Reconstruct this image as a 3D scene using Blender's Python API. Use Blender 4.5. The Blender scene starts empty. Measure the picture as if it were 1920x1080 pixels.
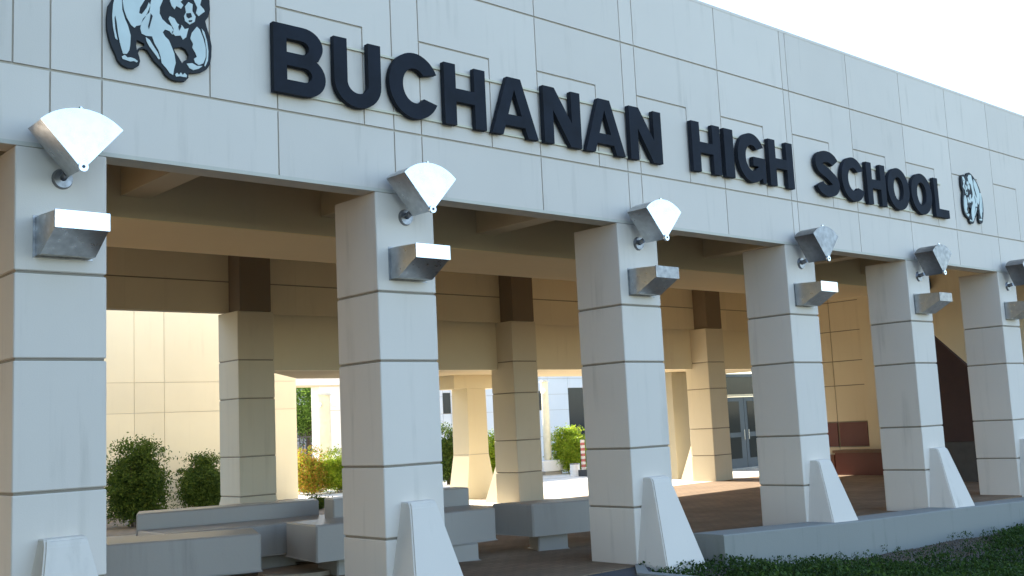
import bpy, bmesh, math, random
import numpy as np
from mathutils import Vector, Matrix
from mathutils.geometry import tessellate_polygon

# ------------------------------------------------------------------ camera, sky, sun, exposure
SC = bpy.context.scene
COL = SC.collection
cam_data = bpy.data.cameras.new('camera')
cam = bpy.data.objects.new('camera', cam_data)
COL.objects.link(cam)
cam_data.sensor_width = 36.0
cam_data.lens = 37.988
cam_data.clip_start = 0.1
cam_data.clip_end = 3000.0
R_ = Vector((0.747168, -0.662975, -0.046946))
U_ = Vector((-0.04811, -0.124398, 0.991065))
F_ = Vector((0.662891, 0.738234, 0.124842))
m3 = Matrix((R_, U_, -F_)).transposed()
cam.matrix_world = Matrix.Translation((-2.6612, -8.721, 1.6941)) @ m3.to_4x4()
SC.camera = cam

SUN_EL = math.radians(27)
SUN_AZ = math.radians(90)      # direction to the sun, counter-clockwise from +x: straight behind the building
sun_dir = Vector((math.cos(SUN_AZ) * math.cos(SUN_EL), math.sin(SUN_AZ) * math.cos(SUN_EL), math.sin(SUN_EL)))
world = bpy.data.worlds.new('World')
SC.world = world
world.use_nodes = True
wn = world.node_tree
for n in list(wn.nodes):
    wn.nodes.remove(n)
sky = wn.nodes.new('ShaderNodeTexSky')
sky.sky_type = 'NISHITA'
sky.sun_disc = False
sky.sun_elevation = SUN_EL
sky.sun_rotation = math.pi / 2 - SUN_AZ
sky.air_density = 1.0
sky.dust_density = 1.0
sky.ozone_density = 2.0
bg = wn.nodes.new('ShaderNodeBackground')
bg.inputs['Strength'].default_value = 0.115
wo = wn.nodes.new('ShaderNodeOutputWorld')
wn.links.new(sky.outputs[0], bg.inputs[0])
wn.links.new(bg.outputs[0], wo.inputs[0])
sl = bpy.data.lights.new('sun', 'SUN')
sl.energy = 4.3
sl.angle = math.radians(0.5)
sl.color = (1.0, 0.93, 0.82)
so = bpy.data.objects.new('sun', sl)
COL.objects.link(so)
so.rotation_euler = sun_dir.to_track_quat('Z', 'Y').to_euler()
so.location = (0, 0, 30)
SC.view_settings.view_transform = 'Standard'
SC.view_settings.look = 'None'
SC.view_settings.gamma = 1.0
SC.view_settings.use_curve_mapping = False
SC.view_settings.exposure = 2.4
SC.render.engine = 'CYCLES'
try:
    SC.cycles.max_bounces = 10
    SC.cycles.diffuse_bounces = 7
except Exception:
    pass

rng = random.Random(7)
nrng = np.random.default_rng(11)

# ------------------------------------------------------------------ object helpers
def tag(o, label=None, cat=None, group=None, kind=None):
    if label: o['label'] = label
    if cat: o['category'] = cat
    if group: o['group'] = group
    if kind: o['kind'] = kind
    return o

def empty(name, loc, label=None, cat=None, group=None, kind=None):
    o = bpy.data.objects.new(name, None)
    o.location = loc
    o.empty_display_size = 0.2
    COL.objects.link(o)
    return tag(o, label, cat, group, kind)

def world_loc(o):
    v = Vector((0, 0, 0))
    while o is not None:
        v += Vector(o.location)
        o = o.parent
    return v

def link(name, me, mat, parent=None, base=None):
    """me holds world coordinates; the object gets an origin of its own"""
    if base is None:
        base = world_loc(parent) if parent is not None else Vector((0, 0, 0))
    base = Vector(base)
    me.transform(Matrix.Translation(-base))
    o = bpy.data.objects.new(name, me)
    if mat is not None and len(me.materials) == 0:
        me.materials.append(mat)
    COL.objects.link(o)
    if parent is not None:
        o.parent = parent
        o.location = base - world_loc(parent)
    else:
        o.location = base
    return o

def to_mesh(bm, name, smooth=False):
    bmesh.ops.recalc_face_normals(bm, faces=bm.faces)
    me = bpy.data.meshes.new(name)
    bm.to_mesh(me)
    bm.free()
    if smooth:
        me.polygons.foreach_set('use_smooth', [True] * len(me.polygons))
        try:
            me.set_sharp_from_angle(angle=math.radians(35))
        except Exception:
            pass
    return me

def bm_box(bm, x0, x1, y0, y1, z0, z1, bev=0.0):
    b2 = bmesh.new()
    bmesh.ops.create_cube(b2, size=1.0)
    for v in b2.verts:
        v.co = Vector((x0 + (v.co.x + .5) * (x1 - x0), y0 + (v.co.y + .5) * (y1 - y0), z0 + (v.co.z + .5) * (z1 - z0)))
    if bev > 0:
        bmesh.ops.bevel(b2, geom=list(b2.edges), offset=bev, segments=1, affect='EDGES')
    t = bpy.data.meshes.new('t'); b2.to_mesh(t); b2.free()
    bm.from_mesh(t); bpy.data.meshes.remove(t)

def box(name, x0, x1, y0, y1, z0, z1, mat, parent=None, bev=0.0):
    bm = bmesh.new()
    bm_box(bm, x0, x1, y0, y1, z0, z1, bev)
    return link(name, to_mesh(bm, name), mat, parent)

def prism_bm(bm, outer, holes, fn, a, b):
    """outline (2D) with holes, extruded between depths a and b; fn(u, v, w) -> point"""
    loops = [outer] + list(holes)
    polys = [[Vector((p[0], p[1], 0)) for p in lp] for lp in loops]
    tris = tessellate_polygon(polys)
    flat = [p for lp in loops for p in lp]
    va = [bm.verts.new(fn(p[0], p[1], a)) for p in flat]
    vb = [bm.verts.new(fn(p[0], p[1], b)) for p in flat]
    for t in tris:
        for vs in (va, vb):
            try: bm.faces.new([vs[i] for i in t])
            except ValueError: pass
    s = 0
    for lp in loops:
        n = len(lp)
        for i in range(n):
            j = (i + 1) % n
            try: bm.faces.new([va[s + i], va[s + j], vb[s + j], vb[s + i]])
            except ValueError: pass
        s += n

XZ = lambda u, v, w: Vector((u, w, v))
YZ = lambda u, v, w: Vector((w, u, v))
XY = lambda u, v, w: Vector((u, v, w))

def prism(name, outer, a, b, mat, parent=None, holes=(), fn=XZ, smooth=False, bev=0.0):
    bm = bmesh.new()
    prism_bm(bm, outer, holes, fn, a, b)
    if bev:
        bmesh.ops.dissolve_limit(bm, angle_limit=0.01, verts=bm.verts, edges=bm.edges)
        bmesh.ops.bevel(bm, geom=list(bm.edges), offset=bev, segments=1, affect='EDGES')
    return link(name, to_mesh(bm, name, smooth), mat, parent)

def tube_bm(bm, p0, p1, r0, r1, n=12, caps=True):
    p0, p1 = Vector(p0), Vector(p1)
    d = (p1 - p0).normalized()
    q = d.to_track_quat('Z', 'Y')
    ra, rb = [], []
    for i in range(n):
        a = 2 * math.pi * i / n
        e = q @ Vector((math.cos(a), math.sin(a), 0))
        ra.append(bm.verts.new(p0 + e * r0)); rb.append(bm.verts.new(p1 + e * r1))
    for i in range(n):
        j = (i + 1) % n
        bm.faces.new([ra[i], ra[j], rb[j], rb[i]])
    if caps:
        bm.faces.new(ra[::-1]); bm.faces.new(rb)

def tube(name, p0, p1, r0, r1, mat, parent=None, n=16):
    bm = bmesh.new(); tube_bm(bm, p0, p1, r0, r1, n)
    return link(name, to_mesh(bm, name, True), mat, parent)

def copy_tree(o, loc, label=None):
    c = o.copy(); COL.objects.link(c)
    c.location = loc
    if label: c['label'] = label
    for ch in list(o.children):
        k = ch.copy(); COL.objects.link(k); k.parent = c
        for g in list(ch.children):
            h = g.copy(); COL.objects.link(h); h.parent = k
    return c

# ------------------------------------------------------------------ materials
def new_mat(name):
    m = bpy.data.materials.new(name); m.use_nodes = True
    nt = m.node_tree
    return m, nt, nt.nodes['Principled BSDF']

def mixc(nt, fac, a, b, mode='MIX'):
    n = nt.nodes.new('ShaderNodeMix'); n.data_type = 'RGBA'; n.blend_type = mode
    for sock, v in ((n.inputs[0], fac), (n.inputs[6], a), (n.inputs[7], b)):
        if hasattr(v, 'is_output') or isinstance(v, bpy.types.NodeSocket): nt.links.new(v, sock)
        elif isinstance(v, (int, float)): sock.default_value = v
        else: sock.default_value = (*v, 1)
    return n.outputs[2]

def noise(nt, scale, detail=4, rough=.55, vec=None, stretch=None):
    g = nt.nodes.new('ShaderNodeNewGeometry')
    mp = nt.nodes.new('ShaderNodeMapping')
    nt.links.new(g.outputs['Position'], mp.inputs[0])
    if stretch: mp.inputs['Scale'].default_value = stretch
    n = nt.nodes.new('ShaderNodeTexNoise')
    n.inputs['Scale'].default_value = scale; n.inputs['Detail'].default_value = detail
    n.inputs['Roughness'].default_value = rough
    nt.links.new(mp.outputs[0], n.inputs['Vector'])
    return n.outputs['Fac']

def ramp(nt, fac, p0, p1, c0=0.0, c1=1.0):
    n = nt.nodes.new('ShaderNodeMapRange')
    n.inputs[1].default_value = p0; n.inputs[2].default_value = p1
    n.inputs[3].default_value = c0; n.inputs[4].default_value = c1
    nt.links.new(fac, n.inputs[0])
    return n.outputs[0]

def bump(nt, bs, h, strength, dist=0.01):
    b = nt.nodes.new('ShaderNodeBump')
    b.inputs['Strength'].default_value = strength; b.inputs['Distance'].default_value = dist
    nt.links.new(h, b.inputs['Height']); nt.links.new(b.outputs[0], bs.inputs['Normal'])

def plaster(name, col, dirt, rough=.85, streak=.35, fine=90, bstr=.25):
    m, nt, bs = new_mat(name)
    big = noise(nt, .7, 5)
    c = mixc(nt, ramp(nt, big, .35, .7, 0, .35), col, tuple(x * .88 for x in col))
    # rain streaks: noise stretched down the wall
    st = noise(nt, 6, 5, .6, stretch=(1, 1, .07))
    sp = noise(nt, 1.3, 3)
    fac = nt.nodes.new('ShaderNodeMath'); fac.operation = 'MULTIPLY'
    nt.links.new(ramp(nt, st, .55, .8, 0, streak), fac.inputs[0])
    nt.links.new(ramp(nt, sp, .4, .65, 0, 1), fac.inputs[1])
    c = mixc(nt, fac.outputs[0], c, dirt)
    spk = noise(nt, 45, 2, .7)
    c = mixc(nt, ramp(nt, spk, .68, .78, 0, .22), c, dirt)
    # panels differ a little from one another
    oi = nt.nodes.new('ShaderNodeObjectInfo')
    hs = nt.nodes.new('ShaderNodeHueSaturation')
    nt.links.new(ramp(nt, oi.outputs['Random'], 0, 1, .955, 1.03), hs.inputs['Value'])
    nt.links.new(c, hs.inputs['Color'])
    nt.links.new(hs.outputs[0], bs.inputs['Base Color'])
    bs.inputs['Roughness'].default_value = rough
    bump(nt, bs, noise(nt, fine, 4, .6), bstr, .004)
    return m

PAINT = plaster('painted_precast_concrete', (.70, .615, .522), (.36, .31, .245), streak=.6)
PAINT2 = plaster('cream_painted_concrete', (.74, .65, .46), (.42, .34, .22), streak=.3)
JOINT = plaster('joint_shadow_gap', (.47, .41, .33), (.16, .13, .1), streak=.2)
PAINT3 = plaster('cream_column_paint', (.62, .55, .41), (.36, .3, .2), streak=.35)
JOINTC = plaster('column_joint', (.27, .23, .175), (.16, .13, .1), streak=.2)
BOUNCE_PAINT = plaster('painted_bounce_underside', (.86, .66, .36), (.5, .38, .2), streak=.1)  # warm bounced light put into the colour of the beam underside
WHITEWALL = plaster('white_painted_concrete', (.68, .66, .63), (.45, .4, .33), streak=.3)
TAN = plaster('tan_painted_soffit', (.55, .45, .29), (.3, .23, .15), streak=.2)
BROWN = plaster('brown_painted_beam', (.20, .155, .105), (.12, .09, .06), streak=.2)
CONC = plaster('grey_cast_concrete', (.25, .245, .215), (.085, .09, .07), streak=.95, bstr=.5, fine=40)
BENCH = plaster('bench_concrete', (.33, .305, .27), (.15, .14, .12), rough=.36, streak=.6, bstr=.3, fine=40)
MAROON = plaster('maroon_glazed_tile', (.125, .03, .024), (.08, .02, .018), rough=.45, streak=.3)
SOFFITLIP = plaster('fascia_edge_paint', (.60, .55, .45), (.4, .35, .27))

def metal(name, col, rough, wear=.3):
    m, nt, bs = new_mat(name)
    bs.inputs['Metallic'].default_value = 1.0
    n = noise(nt, 14, 4, .6)
    c = mixc(nt, ramp(nt, n, .35, .75, 0, wear), col, tuple(x * .6 for x in col))
    nt.links.new(c, bs.inputs['Base Color'])
    nt.links.new(ramp(nt, n, .3, .7, rough * .75, rough * 1.3), bs.inputs['Roughness'])
    bump(nt, bs, noise(nt, 3.5, 2, .5), .12, .01)
    return m
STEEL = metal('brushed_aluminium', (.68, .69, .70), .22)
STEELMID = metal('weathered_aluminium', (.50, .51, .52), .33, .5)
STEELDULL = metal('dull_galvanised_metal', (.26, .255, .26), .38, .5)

def simple(name, col, rough=.6, var=.2, scale=8, metallic=0.0, bstr=0.0, spec=None):
    m, nt, bs = new_mat(name)
    n = noise(nt, scale, 4)
    c = mixc(nt, ramp(nt, n, .35, .7), col, tuple(x * (1 - var) for x in col))
    nt.links.new(c, bs.inputs['Base Color'])
    bs.inputs['Roughness'].default_value = rough; bs.inputs['Metallic'].default_value = metallic
    if bstr: bump(nt, bs, noise(nt, scale * 8, 3), bstr, .005)
    return m
NAVY = simple('navy_painted_letter', (.008, .011, .019), .9, .45, 5, bstr=.1)
BEARDARK = simple('black_navy_enamel', (.010, .012, .015), .7, .3, 6)
BEARLIGHT = simple('pale_mint_enamel', (.60, .66, .61), .6, .12, 4)
SOIL = simple('bare_soil', (.13, .10, .08), .95, .5, 9, bstr=.8)
BARK = simple('bark', (.12, .085, .06), .9, .5, 20, bstr=.6)
DARKMETAL = simple('dark_painted_metal', (.03, .032, .036), .5, .2)
DOORBLUE = simple('blue_grey_door_frame', (.05, .066, .085), .45, .15)
REDPAINT = simple('red_paint', (.38, .03, .03), .5, .25)
WHITEPAINT = simple('white_paint', (.78, .77, .73), .5, .1)
CREAMPOLE = simple('cream_painted_post', (.66, .60, .44), .6, .12)
EARTH = simple('dry_ground', (.075, .085, .045), .95, .35, .6, bstr=.4)

def glass_dark(name, col=(.02, .024, .028)):
    m, nt, bs = new_mat(name)
    bs.inputs['Base Color'].default_value = (*col, 1); bs.inputs['Roughness'].default_value = .06; bs.inputs['Specular IOR Level'].default_value = .25
    bs.inputs['IOR'].default_value = 1.5
    return m
GLASS = glass_dark('dark_window_glass')

def leafmat(name, cols, transl=.35):
    m, nt, bs = new_mat(name)
    g = nt.nodes.new('ShaderNodeNewGeometry')
    cr = nt.nodes.new('ShaderNodeValToRGB')
    el = cr.color_ramp.elements
    while len(el) > 1: el.remove(el[-1])
    el[0].position = 0; el[0].color = (*cols[0], 1)
    for i, c in enumerate(cols[1:]):
        e = el.new((i + 1) / (len(cols) - 1)); e.color = (*c, 1)
    nt.links.new(g.outputs['Random Per Island'], cr.inputs[0])
    nt.links.new(cr.outputs[0], bs.inputs['Base Color'])
    bs.inputs['Roughness'].default_value = .6
    bs.inputs['Specular IOR Level'].default_value = .15
    tr = nt.nodes.new('ShaderNodeBsdfTranslucent'); nt.links.new(cr.outputs[0], tr.inputs[0])
    ms = nt.nodes.new('ShaderNodeMixShader'); ms.inputs[0].default_value = transl
    out = nt.nodes['Material Output']
    nt.links.new(bs.outputs[0], ms.inputs[1]); nt.links.new(tr.outputs[0], ms.inputs[2])
    nt.links.new(ms.outputs[0], out.inputs['Surface'])
    return m
LEAFDARK = leafmat('dark_green_leaf', [(.035, .06, .01), (.08, .125, .02), (.13, .18, .028), (.05, .085, .013)])
LEAFLIME = leafmat('lime_leaf', [(.24, .34, .02), (.36, .44, .03), (.16, .26, .02), (.44, .44, .05)], .5)
LEAFMIX = leafmat('lime_and_orange_leaf', [(.20, .30, .02), (.30, .38, .03), (.50, .16, .05), (.30, .38, .03), (.55, .28, .06), (.16, .24, .02)], .5)
LEAFTREE = leafmat('tree_leaf', [(.07, .13, .02), (.12, .20, .03), (.16, .26, .04), (.05, .09, .015)], .45)
LEAFCOVER = leafmat('ground_cover_leaf', [(.025, .05, .011), (.045, .085, .016), (.018, .036, .01), (.085, .14, .024), (.035, .065, .012)], .3)
DRYLEAF = leafmat('dry_litter', [(.16, .12, .08), (.22, .17, .11), (.10, .07, .05)], .1)

def paver_mat(name, c1, c2, mortar, sx, sy, rot=0.0):
    m, nt, bs = new_mat(name)
    g = nt.nodes.new('ShaderNodeNewGeometry')
    mp = nt.nodes.new('ShaderNodeMapping'); mp.inputs['Rotation'].default_value = (0, 0, rot)
    nt.links.new(g.outputs['Position'], mp.inputs[0])
    b = nt.nodes.new('ShaderNodeTexBrick')
    b.inputs['Color1'].default_value = (*c1, 1); b.inputs['Color2'].default_value = (*c2, 1)
    b.inputs['Mortar'].default_value = (*mortar, 1)
    b.inputs['Scale'].default_value = 1.0; b.inputs['Brick Width'].default_value = sx; b.inputs['Row Height'].default_value = sy
    b.inputs['Mortar Size'].default_value = .008; b.inputs['Mortar Smooth'].default_value = .3
    nt.links.new(mp.outputs[0], b.inputs['Vector'])
    n = noise(nt, 1.2, 5)
    c = mixc(nt, ramp(nt, n, .35, .7, 0, .6), b.outputs['Color'], tuple(x * .6 for x in c1))
    nt.links.new(c, bs.inputs['Base Color'])
    nt.links.new(ramp(nt, n, .3, .7, .7, .95), bs.inputs['Roughness']); bs.inputs['Specular IOR Level'].default_value = .2
    bump(nt, bs, b.outputs['Fac'], -.4, .004)
    return m
PAVER = paver_mat('brown_brick_paving', (.23, .155, .095), (.27, .185, .115), (.13, .10, .07), .21, .105)
SLABS = paver_mat('pale_concrete_paving', (.70, .64, .53), (.74, .68, .57), (.42, .38, .31), 1.5, 1.5)
ASPHALT = simple('grey_asphalt', (.07, .07, .072), .9, .3, 3, bstr=.5)

# ------------------------------------------------------------------ measured layout (metres, z = 0 at the paving)
W, D = 0.72, 0.744
COLX = [0.0, 3.40, 6.925, 10.435, 13.85, 17.18, 20.7]
ZJ = [0.655, 1.342, 2.366, 3.052]
ZF, ZA, ZB, ZR = 4.056, 4.714, 6.38, 7.30
G = 0.011           # half width of a joint
DEP = 0.016          # depth of a joint

# ------------------------------------------------------------------ ground
def sheet(name, x0, x1, y0, y1, z, mat, label=None, cat=None, kind='structure'):
    me = bpy.data.meshes.new(name)
    me.from_pydata([(x0, y0, z), (x1, y0, z), (x1, y1, z), (x0, y1, z)], [], [(0, 1, 2, 3)])
    return tag(link(name, me, mat), label, cat, None, kind)
sheet('ground', -900, 900, -900, 900, -0.75, EARTH)
def slabbox(name, pts, z0, z1, mat):
    return tag(prism(name, pts, z0, z1, mat, fn=XY), kind='structure')
slabbox('breezeway_floor', [(-9, -0.02), (26, -.02), (26, 8.9), (-9, 8.9)], -.4, 0.0, PAVER)
slabbox('courtyard_paving', [(-9, 8.9), (34, 8.9), (34, 32), (-9, 32)], -.4, 0.0, SLABS)
slabbox('front_pavement', [(-14, -14), (6.5, -14), (6.5, -.6), (7.1, -.02), (-14, -.02)], -.4, -0.012, ASPHALT)
# concrete kerb that carries the right-hand columns
KX = [7.93, 9.0, 10.85, 12.3, 14.2, 16.2, 20.0, 26.0]
KZ = [.262, .222, .148, .11, .062, -.008, -.10, -.2]
bm = bmesh.new(); rings = []
for x, z in zip(KX, KZ):
    rings.append([bm.verts.new(p) for p in ((x, -.50, -.7), (x, -.50, z - .012), (x, -.488, z), (x, -.004, z), (x, -.004, -.7))])
for a, b in zip(rings[:-1], rings[1:]):
    for i in range(5): bm.faces.new([a[i], a[(i + 1) % 5], b[(i + 1) % 5], b[i]])
bm.faces.new(rings[0]); bm.faces.new(rings[-1][::-1])
kerb = tag(link('kerb_wall', to_mesh(bm, 'kerb_wall'), CONC), 'low grey stained concrete kerb wall in front of the right-hand columns beside the lawn', 'kerb wall')
# lawn soil, gently rolling
def lawn_z(x, y):
    z = float(np.interp(x, [6.5, 7.5, 8.2, 9.5, 11.3, 16, 25], [-.13, -.12, -.14, -.27, -.37, -.43, -.5]))
    z += .10 * min(1, max(0, (x - 11.5) / 3.0)) * min(1, max(0, (-y - .9) / 1.5))
    z += .018 * math.sin(x * 2.3 + y) * math.cos(y * 3.1 - x)
    return z
bm = bmesh.new()
nx, ny = 70, 50
gx0, gx1, gy0, gy1 = 6.5, 27.0, -14.0, 0.6
vv = [[bm.verts.new((gx0 + (gx1 - gx0) * i / nx, gy0 + (gy1 - gy0) * (j / ny) ** .6, 0)) for i in range(nx + 1)] for j in range(ny + 1)]
for r in vv:
    for v in r: v.co.z = lawn_z(v.co.x, v.co.y)
for j in range(ny):
    for i in range(nx):
        bm.faces.new([vv[j][i], vv[j][i + 1], vv[j + 1][i + 1], vv[j + 1][i]])
tag(link('lawn_soil', to_mesh(bm, 'lawn_soil', True), SOIL), kind='structure')
tag(prism('lawn_edging', [(6.36, -14), (6.5, -14), (6.5, -.55), (7.0, -.02), (6.86, -.02), (6.36, -.5)], -.4, .015, CONC, fn=XY), 'thin pale concrete edging strip along the left side of the lawn', 'edging')

sheet('planting_bed', -8.9, 12.1, 11.2, 16.99, .006, simple('dry_mulch', (.27, .21, .14), .95, .4, 6, bstr=.6))
# ------------------------------------------------------------------ columns
def column(x, y, label, flip=False, group='columns in the front row'):
    """square column of cast drums with a sloping buttress at its foot (front, or rear when flipped)"""
    c = empty('column', (x + W / 2, y + D / 2, 0), label, 'column', group)
    zs = [-.4] + ZJ + [ZF - .002]
    if flip: zs = [0.0] + ZJ + [3.93]
    box('core', x + DEP, x + W - DEP, y + DEP, y + D - DEP, zs[0], zs[-1] - .01, JOINTC, c)
    for a, b in zip(zs[:-1], zs[1:]):
        box('section', x, x + W, y, y + D, a + (G if a != zs[0] else 0), b - (G if b != zs[-1] else 0), PAINT3 if flip else PAINT, c, bev=.008)
    # buttress: tapers upward, widens and runs forward at the foot
    s = -1 if not flip else 1
    yf = y if not flip else y + D
    cx = x + W / 2
    zb = -.4
    prof = [(.995, .148, .10), (.985, .158, .125), (.94, .165, .15), (.0, .34, .44), (zb, .40, .485)]
    bm = bmesh.new(); rings = []
    for z, hw, out in prof:
        rings.append([bm.verts.new((cx - hw * (1.05), yf, z)), bm.verts.new((cx - hw, yf + s * out, z)), bm.verts.new((cx + hw, yf + s * out, z)), bm.verts.new((cx + hw * 1.05, yf, z))])
    for a, b in zip(rings[:-1], rings[1:]):
        for i in range(3): bm.faces.new([a[i], a[i + 1], b[i + 1], b[i]])
    bm.faces.new(rings[0])
    eds = [e for e in bm.edges if len(e.link_faces) == 2 and all(abs(v.co.y - yf) > .02 for v in e.verts)]
    bmesh.ops.bevel(bm, geom=eds, offset=.014, segments=2, affect='EDGES')
    link('buttress', to_mesh(bm, 'buttress'), PAINT3 if flip else PAINT, c)
    return c
front = column(COLX[0], 0, 'nearest front column with white lamps, cut by the left edge of the photo')
base_y = D / 2
labs = ['second front column from the left, in front of the concrete benches',
        'third front column from the left, standing at the left end of the lawn',
        'fourth front column from the left, on the left end of the kerb wall',
        'fifth front column from the left, between the tan wall and the maroon stair side',
        'last full front column at right, right of the maroon stair side']
for x, lb in zip(COLX[1:6], labs):
    copy_tree(front, (x + W / 2, base_y, 0), lb)
BACKX = [6.47, 13.0, 19.75]
BY = 8.8
rear = column(BACKX[0], BY, 'rear column beside the sunlit cream wall, under a dark beam stub', True, 'columns in the rear row')
copy_tree(rear, (BACKX[1] + W / 2, BY + D / 2, 0), 'rear column with flared foot seen between the second and third front columns')
copy_tree(rear, (BACKX[2] + W / 2, BY + D / 2, 0), 'rear column with flared foot left of the glass door')

# ------------------------------------------------------------------ fascia wall of recessed panels
fas = empty('fascia_wall', (6, 0, ZF), 'tall pale concrete fascia wall of jointed panels above the front columns', 'wall')
box('backing', -4.5, 27, DEP, .25, ZF + .004, ZR - .004, JOINT, fas)
box('edge_strip', -4.5, 27, 0.0, .25, ZF - .0, ZF + .035, SOFFITLIP, fas)
box('coping', -4.5, 27, -.004, .27, ZR - .03, ZR + .012, PAINT, fas)
MAIN = [-4.4, -2.7, -1.0, .68, 2.33, 4.01, 5.71, 7.43, 9.14, 10.84, 12.5, 14.14, 15.75, 17.37, 19.05, 20.75, 22.4, 24.1, 25.8]
SEC = {3: None}
def vis_sec(i):        # second joint in every other bay, above the columns' left edges
    x0, x1 = MAIN[i], MAIN[i + 1]
    for c in COLX:
        if x0 + .9 < c + .28 < x1 - .1: return c + .26
    return None
GB = .0115
GV = .0075
def cell(u0, u1, z0, z1):
    prism('panel', [(u0 + GV, z0 + GB), (u1 - GV, z0 + GB), (u1 - GV, z1 - GB), (u0 + GV, z1 - GB)], 0.0, DEP, PAINT, fas)
ZBX = 5.725
for i in range(len(MAIN) - 1):
    x0, x1 = MAIN[i], MAIN[i + 1]
    s = vis_sec(i)
    cuts = [x0] + ([s] if s else []) + [x1]
    for a, b in zip(cuts[:-1], cuts[1:]):
        cell(a, b, ZF + .035 - GB, ZA)
        cell(a, b, ZB, ZR - .03 + GB)
    bx = x0 + .97
    cell(x0, bx, ZA, ZBX)
    e = s if (s and s > bx) else x1
    prism('panel', [(x0 + GV, ZBX + GB), (bx + GV, ZBX + GB), (bx + GV, ZA + GB), (e - GV, ZA + GB), (e - GV, ZB - GB), (x0 + GV, ZB - GB)], 0.0, DEP, PAINT, fas)
    if e != x1: cell(e, x1, ZA, ZB)

# ------------------------------------------------------------------ ceiling and beams of the breezeway
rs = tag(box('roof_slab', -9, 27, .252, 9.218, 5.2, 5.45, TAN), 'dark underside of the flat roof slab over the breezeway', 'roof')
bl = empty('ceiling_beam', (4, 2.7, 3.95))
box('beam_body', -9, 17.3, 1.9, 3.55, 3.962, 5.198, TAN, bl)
box('painted_bounce_board', -9, 17.3, 1.902, 3.548, 3.95, 3.961, BOUNCE_PAINT, bl)  # bright ochre imitates light bounced up onto the beam
tag(bl, 'long deep ceiling beam running behind the front columns, warm bounced light coloured into its underside', 'beam')
joistx = [-0.75, 1.6, 3.95, 6.3, 8.65, 11.0, 13.35, 15.7]
jl = ['short ceiling joist left of the first bay, hidden behind the nearest column', 'short dark ceiling joist at the left of the first bay', 'short dark ceiling joist just left of the second front column',
      'short ceiling joist over the middle of the second bay', 'short ceiling joist behind the third front column', 'short ceiling joist in the third bay left of the fourth column',
      'short ceiling joist behind the top of the fourth column', 'short ceiling joist behind the top of the fifth column']
for x, lb in zip(joistx, jl):
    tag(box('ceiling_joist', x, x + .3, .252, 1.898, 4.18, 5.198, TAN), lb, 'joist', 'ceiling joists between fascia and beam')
bb = empty('rear_beam', (6, 9.2, 3.93), 'long rear beam of jointed cream panels above the rear columns', 'beam')
box('backing', -9, 24.0, 9.22, 9.6, 3.96, 5.9, JOINTC, bb)
bxs = [-9, -5.6, -2.2, 1.2, 4.6, 7.9, 11.2, 14.6, 17.9, 21.2, 24.0]
for a, b in zip(bxs[:-1], bxs[1:]):
    box('panel', a + .001, b - .001, 9.2, 9.22, 3.93, 4.5 - G, PAINT2, bb)
    box('panel', a + .001, b - .001, 9.2, 9.22, 4.5 + G, 5.198, PAINT2, bb)
    box('outer_panel', a + G, b - G, 9.6, 9.62, 3.96, 5.9, PAINT2, bb)
for x, lb in zip(BACKX, ['dark beam stub on top of the rear column beside the cream wall', 'dark beam stub on top of the middle rear column', 'dark beam stub on top of the right rear column']):
    tag(box('beam_stub', x + .04, x + .66, 8.78, 9.198, 3.934, 5.198, BROWN), lb, 'beam stub', 'beam stubs above the rear columns')
# lower canopy behind the rear columns
cn = empty('rear_canopy', (15, 10.8, 2.9), 'low flat canopy roof behind the rear columns, golden underneath', 'canopy')
prism('slab', [(7.5, 9.624), (24, 9.624), (24, 12.1), (9.6, 12.1)], 3.05, 3.3, PAINT2, cn, fn=XY)
box('front_edge', 7.45, 24.0, 9.33, 9.619, 2.9, 3.957, PAINT2, cn)
prism('underside_panel', [(7.5, 9.624), (24, 9.624), (24, 12.1), (9.6, 12.1)], 2.9, 3.048, TAN, cn, fn=XY)
box('cross_beam', 13.25, 14.7, 11.2, 11.88, 2.58, 2.898, PAINT2, cn)
# sunlit canopy post with flared foot
def flared_post(name, x, y, w, h, label, cat, base=0.55, mat=PAINT2):
    o = empty(name, (x, y, 0), label, cat)
    bm = bmesh.new(); rings = []
    for z, hx, hy in ((0, w / 2 + .16, w / 2 + .05), (1.02, w / 2, w / 2), (h, w / 2 - .02, w / 2)):
        rings.append([bm.verts.new((x + a * hx, y + b * hy, z)) for a, b in ((-1, -1), (1, -1), (1, 1), (-1, 1))])
    for a, b in zip(rings[:-1], rings[1:]):
        for i in range(4): bm.faces.new([a[i], a[(i + 1) % 4], b[(i + 1) % 4], b[i]])
    bm.faces.new(rings[0][::-1]); bm.faces.new(rings[-1])
    link('shaft', to_mesh(bm, 'shaft'), mat, o)
    bm = bmesh.new(); bm_box(bm, x - w / 2 - .004, x + w / 2 + .004, y - w / 2 - .004, y + w / 2 + .004, 1.02, 1.032)
    link('joint_band', to_mesh(bm, 'joint_band'), JOINT, o)
    return o
flared_post('canopy_post', 13.93, 11.5, .6, 2.578, 'canopy post with a flared foot seen right of the second front column', 'post')
# plain grey slab wall left of right rear column
sw = tag(box('slab_wall', 20.3, 21.05, 10.5, 12.1, 0.0, 2.898, plaster('grey_tan_plaster', (.36, .33, .25), (.2, .18, .13)), bev=.01), 'plain greyish slab wall just left of the right rear column', 'wall')

lw = tag(box('light_blocking_wall', -9.3, -9.0, .26, 9.19, 0.0, 5.19, BROWN), 'added unseen brown wall closing the left end of the breezeway to cut light', 'wall')  # added out of view, dark brown, to cut light on the column sides

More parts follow.
